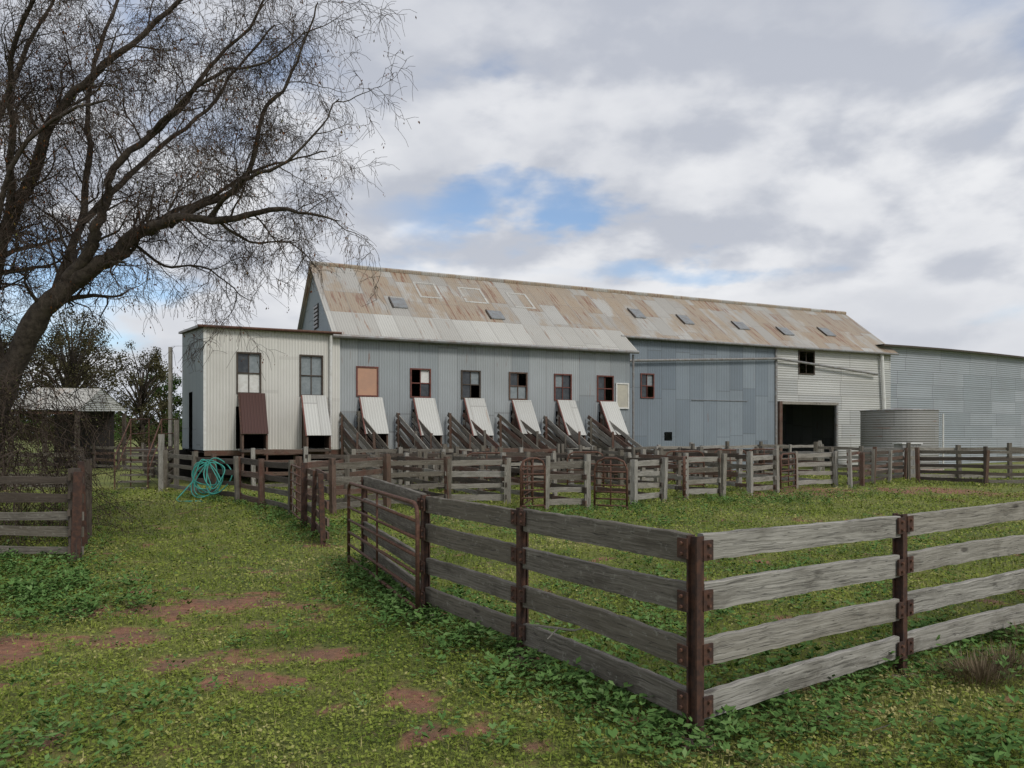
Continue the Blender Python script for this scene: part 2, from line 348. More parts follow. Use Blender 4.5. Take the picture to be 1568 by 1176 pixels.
leafmesh('broadleaf_weeds',np.array(PP),np.array(DD),np.array(WW),np.array(TT),wm)
PP=[];DD=[];WW=[];TT=[]
for (cx,cy,rr_,n_) in ((3.25,5.25,.28,900),(3.6,5.5,.22,500),(4.3,6.2,.3,500)):
    for _ in range(n_):
        th=R(0,6.28); r=R(0,rr_); l=R(.06,.2); tl=R(.4,1.4); PP.append((cx+math.cos(th)*r,cy+math.sin(th)*r*.8,gz(cx,cy)+R(0,.08))); DD.append((math.cos(th)*math.cos(tl)*l,math.sin(th)*math.cos(tl)*l,math.sin(tl)*l)); WW.append((-math.sin(th)*.0022,math.cos(th)*.0022,0)); TT.append(R(0,1))
leafmesh('dry_tussock',np.array(PP),np.array(DD),np.array(WW),np.array(TT),leafmat('dry_grass',(.10,.075,.05),(.17,.13,.085),(.28,.23,.15)))
# ------------------------------------------------------------ woolshed
u=Vector((.906,.423,0)); v=Vector((-.423,.906,0)); O=Vector((-6.38,27.5,0)); nrm=-v
def P3(s,w_,z_): return O+u*s+v*w_+Vector((0,0,z_))
def wall(mb,p0,p1,z0,z1,mat,holes=(),u0=0,z1b=None):
    p0,p1=Vector(p0),Vector(p1); L=(p1-p0).length; d=(p1-p0)/L
    ss=sorted({0,L,*[h[0] for h in holes],*[h[1] for h in holes]}); zs=sorted({z0,z1,*[h[2] for h in holes],*[h[3] for h in holes]})
    for i in range(len(ss)-1):
        for j in range(len(zs)-1):
            a,b_,c,e=ss[i],ss[i+1],zs[j],zs[j+1]; ms_,mz=(a+b_)/2,(c+e)/2
            if any(h[0]<ms_<h[1] and h[2]<mz<h[3] for h in holes): continue
            q=lambda s,z_:p0+d*s+Vector((0,0,z_))
            mb.face([q(a,c),q(b_,c),q(b_,e),q(a,e)],mat,[(a+u0,c),(b_+u0,c),(b_+u0,e),(a+u0,e)])
shed=empty('woolshed')
wins=[1.13+2.06*i for i in range(6)]
mb=MB()
holes=[(s-.38,s+.38,3.17,4.22) for s in wins]+[(s-.32,s+.42,1.3,2.7) for s in wins]
wall(mb,P3(0,0,0),P3(12.7,0,0),1.2,5.5,'main',holes)
mb.quad(P3(12.7,0,1.2),P3(12.7,1,1.2),P3(12.7,1,6.1),P3(12.7,0,5.5),'main')
wall(mb,P3(12.7,1,0),P3(22.0,1,0),1.0,6.22,'blue',[(1.25,1.95,3.4,4.5),(2.55,3.0,1.45,1.85)])
wall(mb,P3(12.7,1.05,0),P3(22.0,1.05,0),0,1.0,'blue')
wall(mb,P3(22.0,1.02,0),P3(30.3,1.02,0),0,6.24,'hwhite',[(.35,4.1,0,3.25),(1.55,2.65,4.8,6.0)])
wall(mb,P3(30.3,8.6,0),P3(0,8.6,0),0,5.5,'main')
mb.quad(P3(30.3,1.02,0),P3(30.3,8.6,0),P3(30.3,8.6,5.5),P3(30.3,1.02,6.24),'main')
for s_,mt in ((0,'side'),(30.3,'silver')):
    pts=[P3(s_,0,0 if s_ else 1.2),P3(s_,0,5.5),P3(s_,4.3,8.75),P3(s_,8.6,5.5),P3(s_,8.6,0)]
    if s_: pts=[P3(s_,1.02,5.9),P3(s_,4.3,8.7),P3(s_,8.6,5.5)]
    mb.face(pts,mt,[((p-O).dot(v),p.z) for p in pts])
mb.build('walls',shed)
mb=MB()
mb.obox(P3(.05,.06,1.05),u*12.6,v*8.4,(0,0,.12),'woodD')
mb.obox(P3(0,-.02,1.0),u*12.7,v*.1,(0,0,.18),'woodD')
for i in range(8):
    for w_ in (.1,2.4,5):
        p=P3(.2+i*1.75,w_,0); mb.vpost(p.x,p.y,0,1.06,.2,'woodD')
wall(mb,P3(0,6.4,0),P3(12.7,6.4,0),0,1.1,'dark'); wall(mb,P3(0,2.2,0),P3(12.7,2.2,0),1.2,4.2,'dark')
mb.build('floor_and_stumps',shed)
def roofq(mb,s0,s1,w0,w1,mat,off=0,t=.05,u0=0):
    zf=lambda w_:5.55+.756*(w_ if w_<=4.3 else 8.6-w_)+off
    a,b_,c,e=P3(s0,w0,zf(w0)),P3(s1,w0,zf(w0)),P3(s1,w1,zf(w1)),P3(s0,w1,zf(w1)); H=(e-a).length; v0=w0*1.25
    mb.face([a,b_,c,e],mat,[(s0,v0),(s1,v0),(s1,v0+H),(s0,v0+H)])
    dn_=Vector((0,0,-t)); mb.face([e+dn_,c+dn_,b_+dn_,a+dn_],mat,[(s0,v0+H),(s1,v0+H),(s1,v0),(s0,v0)])
    for p,q in ((a,b_),(b_,c),(c,e),(e,a)): mb.quad(p+dn_,q+dn_,q,p,mat)
mb=MB()
roofq(mb,-.2,12.85,1.0,4.3,'roof'); roofq(mb,-.2,12.9,-.32,1.06,'loweave',.03)
roofq(mb,12.85,30.6,.75,4.3,'roof'); roofq(mb,-.2,30.6,8.95,4.3,'roof')
mb.tube([P3(-.2,4.3,8.83),P3(30.6,4.3,8.83)],.10,'roof',6)
mb.build('roof',shed)
mb=MB()
for s_,w_,wd,ln in ((2.6,1.6,.6,.75),(6.7,1.3,.65,.65),(14.5,2.2,.6,.8),(17.2,2.0,.6,.8),(20.5,1.9,.7,.7),(23.3,1.7,.7,.7),(26.5,1.9,.7,.8)):
    z_=5.55+.756*w_+.015; sl_=Vector((0,0,.756))+v; sl_.normalize()
    mb.obox(P3(s_,w_,z_+.02),u*wd,sl_*ln,Vector((0,0,.04)),'vent')
    mb.obox(P3(s_-.04,w_-.03,z_),u*.05,sl_*(ln+.08),Vector((0,0,.05)),'woodD')
    mb.obox(P3(s_+.1,w_+.15,z_+.065),u*(wd-.3),sl_*.2,Vector((0,0,.02)),'woodD')
def rect_outline(s_,w_,wd,ln,mt):
    sl_=(Vector((0,0,.756))+v).normalized(); z_=5.55+.756*w_+.006; up=Vector((0,0,.012))
    for a,b_ in ((0,0),(0,ln)): mb.obox(P3(s_,w_,z_)+sl_*b_,u*wd,sl_*.1,up,mt)
    for a in (0,wd-.1): mb.obox(P3(s_+a,w_,z_)+sl_*.1,u*.1,sl_*(ln-.1),up,mt)
for s_,w_,wd in ((4.0,2.5,1.0),(6.0,2.4,1.1),(8.3,2.3,1.0)): rect_outline(s_,w_,wd,1.3,'loweave')
mb.build('roof_vents',shed)
mb=MB()
mb.tube([P3(-.2,-.36,5.28),P3(12.9,-.36,5.28)],.07,'gutter',8)
mb.tube([P3(12.7,.7,6.08),P3(30.5,.7,6.08)],.06,'gutter',8)
mb.tube([P3(12.8,-.1,5.2),P3(12.8,-.1,1.2)],.05,'gutter',8)
mb.tube([P3(12.9,.8,5.02),P3(22.0,.8,5.5),P3(29.0,.8,4.95)],.06,'gutter',8)
mb.tube([P3(29.4,.85,6.1),P3(29.6,.85,3.1)],.09,'whitepaint',8)
mb.tube([P3(12.9,.85,5.0),P3(12.9,.6,6.0)],.05,'gutter',8)
mb.obox(P3(21.95,.93,0),u*.12,v*.08,(0,0,6.1),'gutter')
mb.obox(P3(22.15,.86,0),u*.18,v*.14,(0,0,3.4),'woodR'); mb.obox(P3(26.1,.9,0),u*.12,v*.1,(0,0,3.3),'gutter'); mb.obox(P3(22.15,.9,3.26),u*4.1,v*.1,(0,0,.14),'woodL')
mb.obox(P3(16.8,.96,3.35),u*3.4,v*.02,(0,0,.02),'gutter')
mb.obox(P3(-.03,-.03,1.2),u*.1,v*.03,(0,0,4.2),'gutter')
mb.build('gutters_and_trim',shed)
def window(name,s0,s1,z0,z1,w_,frame,kinds,par):
    mb=MB(); t=.055; W_=s1-s0
    mb.obox(P3(s0-t,w_-.05,z0-t),u*(W_+2*t),v*.07,(0,0,t),frame); mb.obox(P3(s0-t,w_-.05,z1),u*(W_+2*t),v*.07,(0,0,t),frame)
    mb.obox(P3(s0-t,w_-.045,z0),u*t,v*.06,(0,0,z1-z0),frame); mb.obox(P3(s1,w_-.045,z0),u*t,v*.06,(0,0,z1-z0),frame)
    if kinds in M: mb.obox(P3(s0,w_-.02,z0),u*W_,v*.02,(0,0,z1-z0),kinds)
    else:
        mz=(z0+z1)/2; ms_=(s0+s1)/2
        mb.obox(P3(s0,w_+.0,mz-.02),u*W_,v*.04,(0,0,.04),frame)
        mb.obox(P3(ms_-.015,w_+.005,z0),u*.03,v*.03,(0,0,z1-z0),frame)
        for k,(a,b_,c,e) in zip(kinds,((s0,ms_,z0,mz),(ms_,s1,z0,mz),(s0,ms_,mz,z1),(ms_,s1,mz,z1))):
            if k in '.': continue
            mb.obox(P3(a,w_+.04,c),u*(b_-a),v*.006,(0,0,e-c),{'g':'glass','l':'glassL','w':'whitepaint'}[k])
    mb.build(name,par)
kk=['salmon','.g.w','g.gl','llg.','gglg','g.g.']
for i,s_ in enumerate(wins): window('window_%d'%(i+1),s_-.36,s_+.36,3.19,4.2,0,['redpaint','redpaint','woodD','woodR','redpaint','redpaint'][i],kk[i],shed)
window('window_7',12.0,12.55,2.9,3.9,-.03,'whitepaint','creamboard',shed)
window('window_8',13.98,14.62,3.44,4.46,1,'redpaint','g.gl',shed)
window('window_9',23.6,24.6,4.85,5.95,1.02,'woodD','....',shed)
mb=MB()
for i in range(6): mb.obox(P3(-.06,3.4,6.1+i*.16),v*.8,u*.05,(0,0,.09),'gutter')
mb.obox(P3(-.02,3.35,6.05),v*.9,u*.01,(0,0,1.0),'dark'); mb.build('gable_vent',shed)
def chute(name,s_,mat,w0,par,z1=3.12):
    mb=MB(); a=s_-.40; wd=.84; f=.98+R(-.04,.05); zb=1.72+R(-.05,.06); z1=z1+R(-.03,.04)
    o=P3(a,w0-.04,z1); dv=P3(a,w0-f,zb)-o; nn=u.cross(dv).normalized(); nn=nn if nn.z>0 else -nn
    p=[o,o+dv,o+dv+u*wd,o+u*wd]; uu=R(0,9)
    mb.face([q+nn*.03 for q in (p[1],p[2],p[3],p[0])],mat,[(uu,0),(uu+wd,0),(uu+wd,1.7),(uu,1.7)])
    mb.face([q for q in p],'gutter'); 
    for i in range(4): mb.quad(p[i],p[(i+1)%4],p[(i+1)%4]+nn*.03,p[i]+nn*.03,'gutter')
    for a2 in (a+.02,a+wd-.05):
        q=[P3(a2,w0-.02,1.25),P3(a2,w0-.02,z1-.05),P3(a2,w0-f+.05,zb-.02),P3(a2,w0-f*.8,1.25)]
        mb.face(q,'woodR',[(0,0),(1.8,0),(.4,.9),(0,.9)]); mb.face([x_+u*.03 for x_ in q[::-1]],'woodR',[(0,0),(1.8,0),(.4,.9),(0,.9)])
        mb.obox(q[2]-u*.02,u*.06,v*.06,Vector((0,0,-1.25)),'woodR')
    dd=(P3(a,w0-f,zb)-P3(a,w0-.04,z1)); mb.obox(P3(a-.05,w0-.06,z1-.03),u*.05,dd,nn*.05,'redpaint' if mat!='brownpanel' else 'post')
    mb.obox(P3(a,w0-f,1.15),u*wd,v*(f-.05),(0,0,.08),'woodD')
    mb.build(name,par)
for i,s_ in enumerate(wins): chute('chute_%d'%(i+1),s_+.12,'eave',0,shed)
# ---- left annex
ann=empty('corrugated_annex'); A=P3(-4.46,-.12,0); C=P3(.1,-.12,0); B=Vector((-12.9,29.6,0)); Dk=P3(-.02,5,0)
mb=MB()
wall(mb,A,C,1.2,5.36,'white',[(1.05,1.8,3.15,4.56),(3.16,3.92,3.12,4.56),(1.0,1.95,1.25,2.7),(3.2,4.0,1.25,2.7)])
wall(mb,B,A,1.2,5.30,'side',[(1.6,2.4,1.2,3.3)]); wall(mb,Dk,B,0,5.6,'side')
mb.quad(C+Vector((0,0,1.2)),P3(.1,0,1.2),P3(.1,0,5.36),C+Vector((0,0,5.36)),'white')
mb.build('walls',ann)
mb=MB(); zo=Vector((0,0,5.42)); q=[A+Vector((-.12,-.2,0))+zo,C+Vector((.12,-.2,0))+zo,Dk+Vector((0,0,5.95)),B+Vector((-.15,0,5.75))]
mb.face(q,'eave',[(0,0),(4.6,0),(4.6,5),(0,5)]); t_=Vector((0,0,-.08)); mb.face([p+t_ for p in q[::-1]],'woodD')
for i in range(4): mb.quad(q[i]+t_,q[(i+1)%4]+t_,q[(i+1)%4],q[i],'woodR' if i==0 else 'gutter')
mb.tube([q[0]+Vector((0,-.05,-.04)),q[1]+Vector((0,-.05,-.04))],.045,'rust',8)
mb.tube([P3(-.25,-.3,5.3),P3(-.25,-.25,5.0),P3(-.25,-.2,1.3)],.055,'whitepaint',8)
mb.obox(A+Vector((-.02,-.03,1.2)),u*.09,v*.05,(0,0,4.15),'whitepaint')
mb.face([B+Vector((0,0,5.3)),A+Vector((0,0,5.3)),A+Vector((0,0,5.38)),B+Vector((0,0,5.68))],'side',[(0,0),(4,0),(4,.1),(0,.4)])
mb.build('roof',ann)
mb=MB(); mb.obox(A+Vector((0,0,1.02)),u*4.6,v*.2,(0,0,.17),'woodR'); fl=[A+Vector((0,.1,1.1)),C+Vector((0,.1,1.1)),Dk+Vector((0,0,1.1)),B+Vector((.1,0,1.1))]; mb.face(fl,'woodD')
for i in range(4):
    p=P3(-4.3+i*1.45,.1,0); mb.vpost(p.x,p.y,0,1.03,.18,'woodD')
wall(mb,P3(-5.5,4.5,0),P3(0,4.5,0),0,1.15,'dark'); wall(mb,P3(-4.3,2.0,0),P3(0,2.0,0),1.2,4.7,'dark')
mb.build('floor_and_stumps',ann)
window('window_1',-3.39,-2.68,3.19,4.52,-.12,'woodD','wwgl',ann); window('window_2',-1.28,-.56,3.16,4.52,-.12,'woodD','llll',ann)
chute('chute_1',-2.95,'brownpanel',-.12,ann,3.15); chute('chute_2',-.85,'eave',-.12,ann)
# ---- right side shed
an2=empty('corrugated_side_shed'); mb=MB()
pl=[Vector(p) for p in ((19.85,41.15,0),(22.0,42.1,0),(24.4,43.3,0),(28.35,45.55,0),(32.4,48.1,0),(37,51.3,0))]
L=0
for i in range(len(pl)-1):
    wall(mb,pl[i],pl[i+1],0,6.55,'silver',u0=L); L+=(pl[i+1]-pl[i]).length
bk=[p+Vector((-6,12,0)) for p in pl]
wall(mb,pl[-1],bk[-1],0,6.55,'silver'); wall(mb,bk[-1],bk[0],0,6.6,'silver')
mb.build('walls',an2); mb=MB()
for i in range(len(pl)-1):
    o=Vector((.2,-.35,0)); a,b_=pl[i]+o,pl[i+1]+o
    mb.quad(a+Vector((0,0,6.62)),b_+Vector((0,0,6.62)),bk[i+1]+Vector((0,0,6.8)),bk[i]+Vector((0,0,6.8)),'eave')
    mb.quad(a+Vector((0,0,6.54)),b_+Vector((0,0,6.54)),b_+Vector((0,0,6.62)),a+Vector((0,0,6.62)),'woodD')
    mb.quad(a+Vector((0,0,6.54)),b_+Vector((0,0,6.54)),pl[i+1]+Vector((0,0,6.54)),pl[i]+Vector((0,0,6.54)),'gutter')
mb.build('roof',an2)
# ---- tank
mb=MB(); cx,cy,r=18.4,36,1.66; K=48
for k in range(K):
    a0,a1=2*math.pi*k/K,2*math.pi*(k+1)/K; p=lambda a,z_:(cx+r*math.cos(a),cy+r*math.sin(a),z_)
    mb.face([p(a0,.15),p(a1,.15),p(a1,2.85),p(a0,2.85)],'tank',[(a0*r,.15),(a1*r,.15),(a1*r,2.85),(a0*r,2.85)])
    mb.face([p(a0,2.85),p(a1,2.85),(cx,cy,3.0)],'gutter')
mb.tube([(cx+r*math.cos(2*math.pi*k/K),cy+r*math.sin(2*math.pi*k/K),2.86) for k in range(K+1)],.035,'gutter',6)
mb.tube([(cx+(r+.1)*math.cos(2*math.pi*k/K),cy+(r+.1)*math.sin(2*math.pi*k/K),.07) for k in range(K+1)],.1,'concrete',6)
mb.tube([(cx+1.6,cy-.9,2.7),(cx+1.6,cy-.9,.1)],.04,'whitepaint',6)
mb.build('water_tank',smooth=False)
mb=MB(); mb.vpost(16.2,31.0,0,1.35,.75,'tank',.7); mb.obox((15.78,30.6,1.35),(.84,0,0),(0,.8,0),(0,0,.05),'whitepaint'); mb.build('small_metal_bin')
# ------------------------------------------------------------ ramps
def ramp(i,s_,skew=.35):
    mb=MB()
    for k,off in enumerate((0,.62)):
        a=P3(s_+off,-.15,2.5); e=P3(s_+off+skew,-2.6,.95+R(-.1,.1))
        for j in range(5):
            dz_=Vector((0,0,-.235*j)); a2=a+dz_+Vector((0,0,R(-.04,.04))); e2=e+dz_*(.95)+Vector((0,0,R(-.05,.05)))
            mb.board(a2,e2,.155,.035,random.choice(['wood','woodL','woodR','wood','woodR']),rough=.01)
        for t in (0.05,.5,.97):
            p=a.lerp(e,t); mb.vpost(p.x+.04,p.y-.05,0,p.z+R(0,.2),.09,random.choice(['wood','woodR']),lean=.04)
    a=P3(s_,-.1,1.2); e=P3(s_+skew,-2.9,.1); mb.obox(a,u*.62,e-a,(0,0,.05),'wood')
    mb.board(P3(s_+skew,-2.7,.85),P3(s_+skew+.62,-2.7,.85),.12,.03,'woodL')
    mb.build('sheep_ramp')
for i,s_ in enumerate((.0,2.1,4.15,6.25,8.3,10.4)): ramp(i,s_+.1,R(.6,1.0))
# ------------------------------------------------------------ fences
def fence(name,pts,h=1.15,rails=4,rh=.13,mat='wood',pm='wood',sp=2.0,pw=.11,side=-1,jit=.03,overshoot=.06,z0=.1,gap=0):
    mb=MB(); mats=mat if isinstance(mat,(list,tuple)) else [mat]
    for a,b_ in zip(pts[:-1],pts[1:]):
        a,b_=Vector((*a,0)),Vector((*b_,0)); L=(b_-a).length; n=max(1,round(L/sp)); d=(b_-a)/L; nn=Vector((d.y,-d.x,0))
        for i in range(n+1):
            p=a+d*(L*i/n); zg=gz(p.x,p.y); mb.vpost(p.x,p.y,zg-.05,h+R(-.02,.2),pw*R(.75,1.25),pm if isinstance(pm,str) else random.choice(pm),ang=math.atan2(d.y,d.x)+R(-.05,.05),lean=.06)
        for i in range(n):
            p,q=a+d*(L*i/n-overshoot),a+d*(L*(i+1)/n+overshoot)
            for j in range(rails):
                if random.random()<gap: continue
                zc=h-rh/2-(h-rh-z0)*j/max(1,rails-1)
                o=nn*(pw/2+.022)*side+Vector((0,0,zc))
                mb.board(p+o+Vector((0,0,R(-jit,jit))),q+o+Vector((0,0,R(-jit,jit))),rh*R(.78,1.12),.035,random.choice(mats),rough=.008)
    return mb.build(name)
def steel_fence(name,posts,mat,z_c=(1.09,.80,.49,.205),dark=False):
    mb=MB()
    for k,(px,py) in enumerate(posts):
        i0=max(0,k-1); i1=min(len(posts)-1,k+1)
        d=(Vector((*posts[i1],0))-Vector((*posts[i0],0))).normalized(); an=math.atan2(d.y,d.x); nn=Vector((d.y,-d.x,0))
        shared=(px,py)==(1.046,4.32)
        if not (shared and dark):
            for o in (-.034,.034):
                c=Vector((px,py,0))+nn*o; mb.vpost(c.x,c.y,-.1,1.17,.058,'post',.012,an)
            mb.vpost(px,py,-.1,1.165,.014,'post',.056,an)
            mb.obox(Vector((px-.1,py-.1,-.05)),(.2,0.02,0),(-.02,.2,0),(0,0,.06),'concrete')
        for z_ in z_c:
            for sgn in (-1,1):
                if k==0 and sgn<0 or k==len(posts)-1 and sgn>0: continue
                c=Vector((px,py,z_+R(-.01,.01)))+nn*.042+d*.058*sgn
                mb.obox(c-d*.04-nn*.006-Vector((0,0,.058)),d*.08,nn*.012,(0,0,.116),'post')
                for dz in (-.03,.03): mb.tube([c+Vector((0,0,dz))+nn*.006,c+Vector((0,0,dz))+nn*.022],.011,'rust',6)
    for k in range(len(posts)-1):
        a,b_=Vector((*posts[k],0)),Vector((*posts[k+1],0)); d=(b_-a).normalized(); nn=Vector((d.y,-d.x,0))
        for z_ in z_c:
            zz_=Vector((0,0,z_+R(-.018,.018))); zz2=Vector((0,0,z_+R(-.018,.018)))
            mb.board(a+d*R(.036,.05)+zz_,b_-d*R(.036,.05)+zz2,.165*R(.88,1.06),.045,mat,seg=24,rough=.004)
    return mb.build(name)
steel_fence('timber_rail_fence',[(1.046,4.32),(2.83,5.52),(4.66,6.72),(6.5,7.95),(8.4,9.2)],'woodL')
steel_fence('timber_rail_fence',[(-2.02,10.35),(-.83,7.25),(.082,5.97),(1.046,4.32)],'wood',dark=True)
def pipe_gate(name,a,b_,h=1.1,n=5,z0=.12,mat='rust',r=.017,curl=.12,mesh=False):
    mb=MB(); a,b_=Vector((*a,0)),Vector((*b_,0)); d=(b_-a).normalized(); L=(b_-a).length
    z=lambda p,q:p+Vector((0,0,q)); c=curl
    loop=[z(a,z0),z(a,h-c),z(a+d*c*.3,h-c*.3),z(a+d*c,h),z(b_-d*c,h),z(b_-d*c*.3,h-c*.3),z(b_,h-c),z(b_,z0),]
    mb.tube(loop,r*1.25,mat,8); mb.tube([z(a,z0),z(b_,z0)],r*1.1,mat,8)
    for i in range(1,n):
        q=z0+(h-z0)*i/n; mb.tube([z(a,q),z(b_,q)],r,mat,6)
    m_=a.lerp(b_,.5); mb.tube([z(m_,z0),z(m_,h)],r*.8,mat,6)
    mb.tube([z(a,-.02),z(a,z0+.02)],r*1.1,mat,6); mb.tube([z(b_,-.02),z(b_,z0+.02)],r*1.1,mat,6)
    return mb.build(name,smooth=True)
pipe_gate('pipe_gate',(-.88,7.05),(-2.18,10.1),1.1,6)
fence('yard_fence',[(-9.0,21.4),(-7.0,19.3),(-4.75,16.2)],1.12,4,.13,['wood','woodR','woodD'],['wood','woodR'],1.9)
pipe_gate('pipe_gate',(-4.7,16.1),(-3.9,14.1),1.1,6)
fence('yard_fence',[(-3.85,14.0),(-2.97,11.9)],1.15,5,.11,['woodR','woodD','woodR'],'post',1.1,pw=.09)
fence('yard_fence',[(-10.7,23.3),(-9.0,21.4)],1.15,4,.12,'wood','wood',2.2)
fence('yard_fence',[(-3.9,16.5),(-2.9,17.6),(-1.6,19)],1.12,4,.12,['woodR','wood'],'woodR',1.6)
fence('yard_fence',[(-1.6,19),(-.15,19)],1.1,4,.15,'woodL','woodL',1.4)
fence('yard_fence',[(-4.6,16.4),(-3.3,19.8),(-4.6,23.5)],1.12,4,.12,['wood','woodR'],['wood','woodR'],1.8)
pipe_gate('pipe_gate',(.25,17.5),(.5,19.2),1.12,5,curl=.3)
fence('yard_fence',[(.8,17.4),(1.75,17.5)],1.12,4,.14,['woodL','wood'],'woodL',1.0)
pipe_gate('pipe_gate',(1.9,17.4),(2.6,17.1),1.2,7,curl=.25,r=.02); pipe_gate('pipe_gate',(.2,17.1),(.75,17.35),1.2,6,curl=.2,r=.02)
fence('yard_fence',[(3.0,18.6),(3.9,19.5)],1.1,4,.14,'woodL','woodL',1.3)
pipe_gate('pipe_gate',(4.4,19.4),(4.7,20.4),1.15,6,r=.02)
fence('yard_fence',[(4.7,20.4),(5.85,21)],1.1,4,.14,['woodL','wood'],'woodL',1.3)
fence('yard_fence',[(6.8,21.6),(7.9,22.6)],1.12,4,.13,['woodL','wood'],'woodL',1.4)
fence('yard_fence',[(9.1,24.2),(10.7,25.0)],1.15,4,.14,'woodL','woodL',1.6)
pipe_gate('pipe_gate',(8.1,22.8),(9.0,24.0),1.15,6,curl=.2,r=.02)
fence('yard_fence',[(11.0,24.6),(12.6,26.4),(14.8,28.5)],1.15,5,.11,['woodR','woodD'],['woodR','woodL'],1.5)
fence('yard_fence',[(14.6,27.2),(15.9,25.4),(18.5,25.2),(23,25.0)],1.2,5,.12,['woodD','wood'],['woodD','woodR'],2.3)
fence('yard_fence',[(12.4,31),(15,28.6),(21,29),(27,31)],1.25,4,.13,['wood','woodL'],'wood',2.3)
divs=[(-1.6,19.0,7.0),(-.1,19,7.4),(1.75,17.5,9.5),(3.9,19.5,8),(5.8,21,7.6),(7.9,22.6,6.5),(10.7,25.2,5)]
for (a,c,l) in divs:
    fence('pen_divider',[(a,c),(a-.42*l,c+.906*l)],1.12,4,.13,['wood','woodL','woodR','woodD'],['wood','woodL'],1.7,gap=.1)
p=lambda s,w_:tuple(P3(s,w_,0)[:2])
fence('forcing_pen_fence',[p(-3.2,-3.1),p(3,-3.1),p(9,-3.1),p(15,-3.2)],1.25,4,.13,['wood','woodL','woodR'],['wood','woodL'],1.7,gap=.08)
fence('forcing_pen_fence',[p(-2,-5.6),p(4,-5.6),p(10,-5.7),p(16,-5.2)],1.15,4,.13,['wood','woodL','woodD'],['wood','woodL'],1.8,gap=.1)
fence('forcing_pen_fence',[p(11,-4.3),p(20,-3.6),p(22,-2)],1.3,3,.13,['woodL','wood'],['woodL','wood'],1.9)
for (s_,w1,w2) in ((1.5,-3.1,-6),(3.5,-3.1,-5.5),(7.7,-3.1,-7),(9.8,-3.1,-5.7),(12,-3.1,-5.6),(14,-3.2,-6)): fence('pen_divider',[p(s_,w1),p(s_+R(-.3,.3),w2)],1.2,4,.12,['wood','woodR','woodD'],'wood',1.5,gap=.1)
for (s_,w_,l) in ((2.2,-7.2,1.2),(5.4,-7.5,1.1),(8.8,-7.8,1.3),(11.5,-6.9,1.2),(13.6,-6.3,1.2)): pipe_gate('pipe_gate',p(s_,w_),p(s_+l,w_-.3),1.2,6,curl=.2,r=.02)
# left yards
fence('lane_fence',[(-6.0,10.4),(-9.5,10.6),(-13,11)],1.17,5,.12,['wood','woodD','wood'],'woodD',2.2,side=1)
fence('lane_fence',[(-6.0,10.4),(-6.55,11.6)],1.22,5,.11,'woodD','post',1.3,pw=.1)
fence('lane_fence',[(-7.0,12.5),(-12.5,22),(-19.5,34),(-23,39.5)],1.15,4,.12,['wood','woodD'],'woodD',2.4)
fence('lane_fence',[(-23,39.5),(-17.6,36.2),(-14,30)],1.15,4,.13,['wood','woodR'],['wood','woodD'],2.2)
fence('lane_fence',[(-15.5,32),(-12.4,27.5),(-10.9,23.6)],1.2,5,.11,['woodD','wood'],'woodD',1.8)
fence('lane_fence',[(-40,24),(-28,25),(-13.5,23.5)],1.15,4,.12,['wood','woodD'],'woodD',2.5)
mb=MB()
for i in range(6):
    a=Vector((-11.6,24.0,0))+Vector((-.07,.3,.2))*i; mb.obox(a,(-.9,-.2,0),(-.07,.3,0),(0,0,.05),'wood')
for x0 in (-11.55,-12.5):
    yb=24.0 if x0>-12 else 23.8
    mb.tube([(x0,yb,0),(x0,yb,1.05),(x0-.4,yb+1.8,2.25),(x0-.6,yb+3.5,2.3),(x0-.6,yb+3.5,.0)],.022,'rust',6)
    mb.tube([(x0,yb,.55),(x0-.4,yb+1.8,1.75),(x0-.6,yb+3.5,1.8)],.018,'rust',6); mb.tube([(x0-.4,yb+1.8,0),(x0-.4,yb+1.8,2.25)],.022,'rust',6)
mb.obox((-11.9,25.8,1.15),(-1.3,-.2,0),(-.5,2.2,0),(0,0,.06),'woodD')
mb.build('timber_steps')
mb=MB(); mb.vpost(-12.55,27.8,0,4.95,.11,'woodL'); mb.build('timber_pole')
mb=MB(); mb.vpost(-10.75,23.2,0,1.75,.13,'woodL'); mb.vpost(-10.6,23.9,0,2.2,.12,'wood'); mb.build('timber_post')
mb=MB()
for k in range(8):
    cx=-8.0+R(-.22,.22); rx=R(.22,.48); zt=R(.95,1.14); zb_=R(.03,.45); pts=[]
    for i in range(31):
        a=2*math.pi*i/30; t=(1+math.sin(a))/2; 
        pts.append((cx+rx*math.cos(a)*(1-.35*t)+.08*math.sin(2*a+k),20.05+.05*k*(1-t)-.25*(1-t),zb_+(zt-zb_)*t+.02*math.cos(3*a+k)))
    mb.tube(pts,.015,'hose',6,cap=False)
mb.tube([(-8.4,19.9,.5),(-8.7,19.6,.05),(-8.5,19.3,.035),(-7.9,19.4,.035)],.015,'hose',6)
mb.build('coiled_garden_hose',smooth=True)
mb=MB(); mb.tube([(.16,5.62,.33),(.33,5.42,.36),(.44,5.32,.37),(.50,5.2,.42)],[.010,.009,.007,.004],'woodL',6)
mb.tube([(.33,5.42,.36),(.25,5.35,.30)],[.007,.004],'woodL',5)
for i in range(8):
    x0,y0=R(1.4,3.6),R(4.3,4.9); an=R(0,6.28); l=R(.08,.2); mb.tube([(x0,y0,.02),(x0+math.cos(an)*l*.5,y0+math.sin(an)*l*.5,R(.03,.08)),(x0+math.cos(an+.4)*l,y0+math.sin(an+.4)*l,R(.02,.06))],[.004,.003,.0015],'wood',5)
mb.build('fallen_twigs')
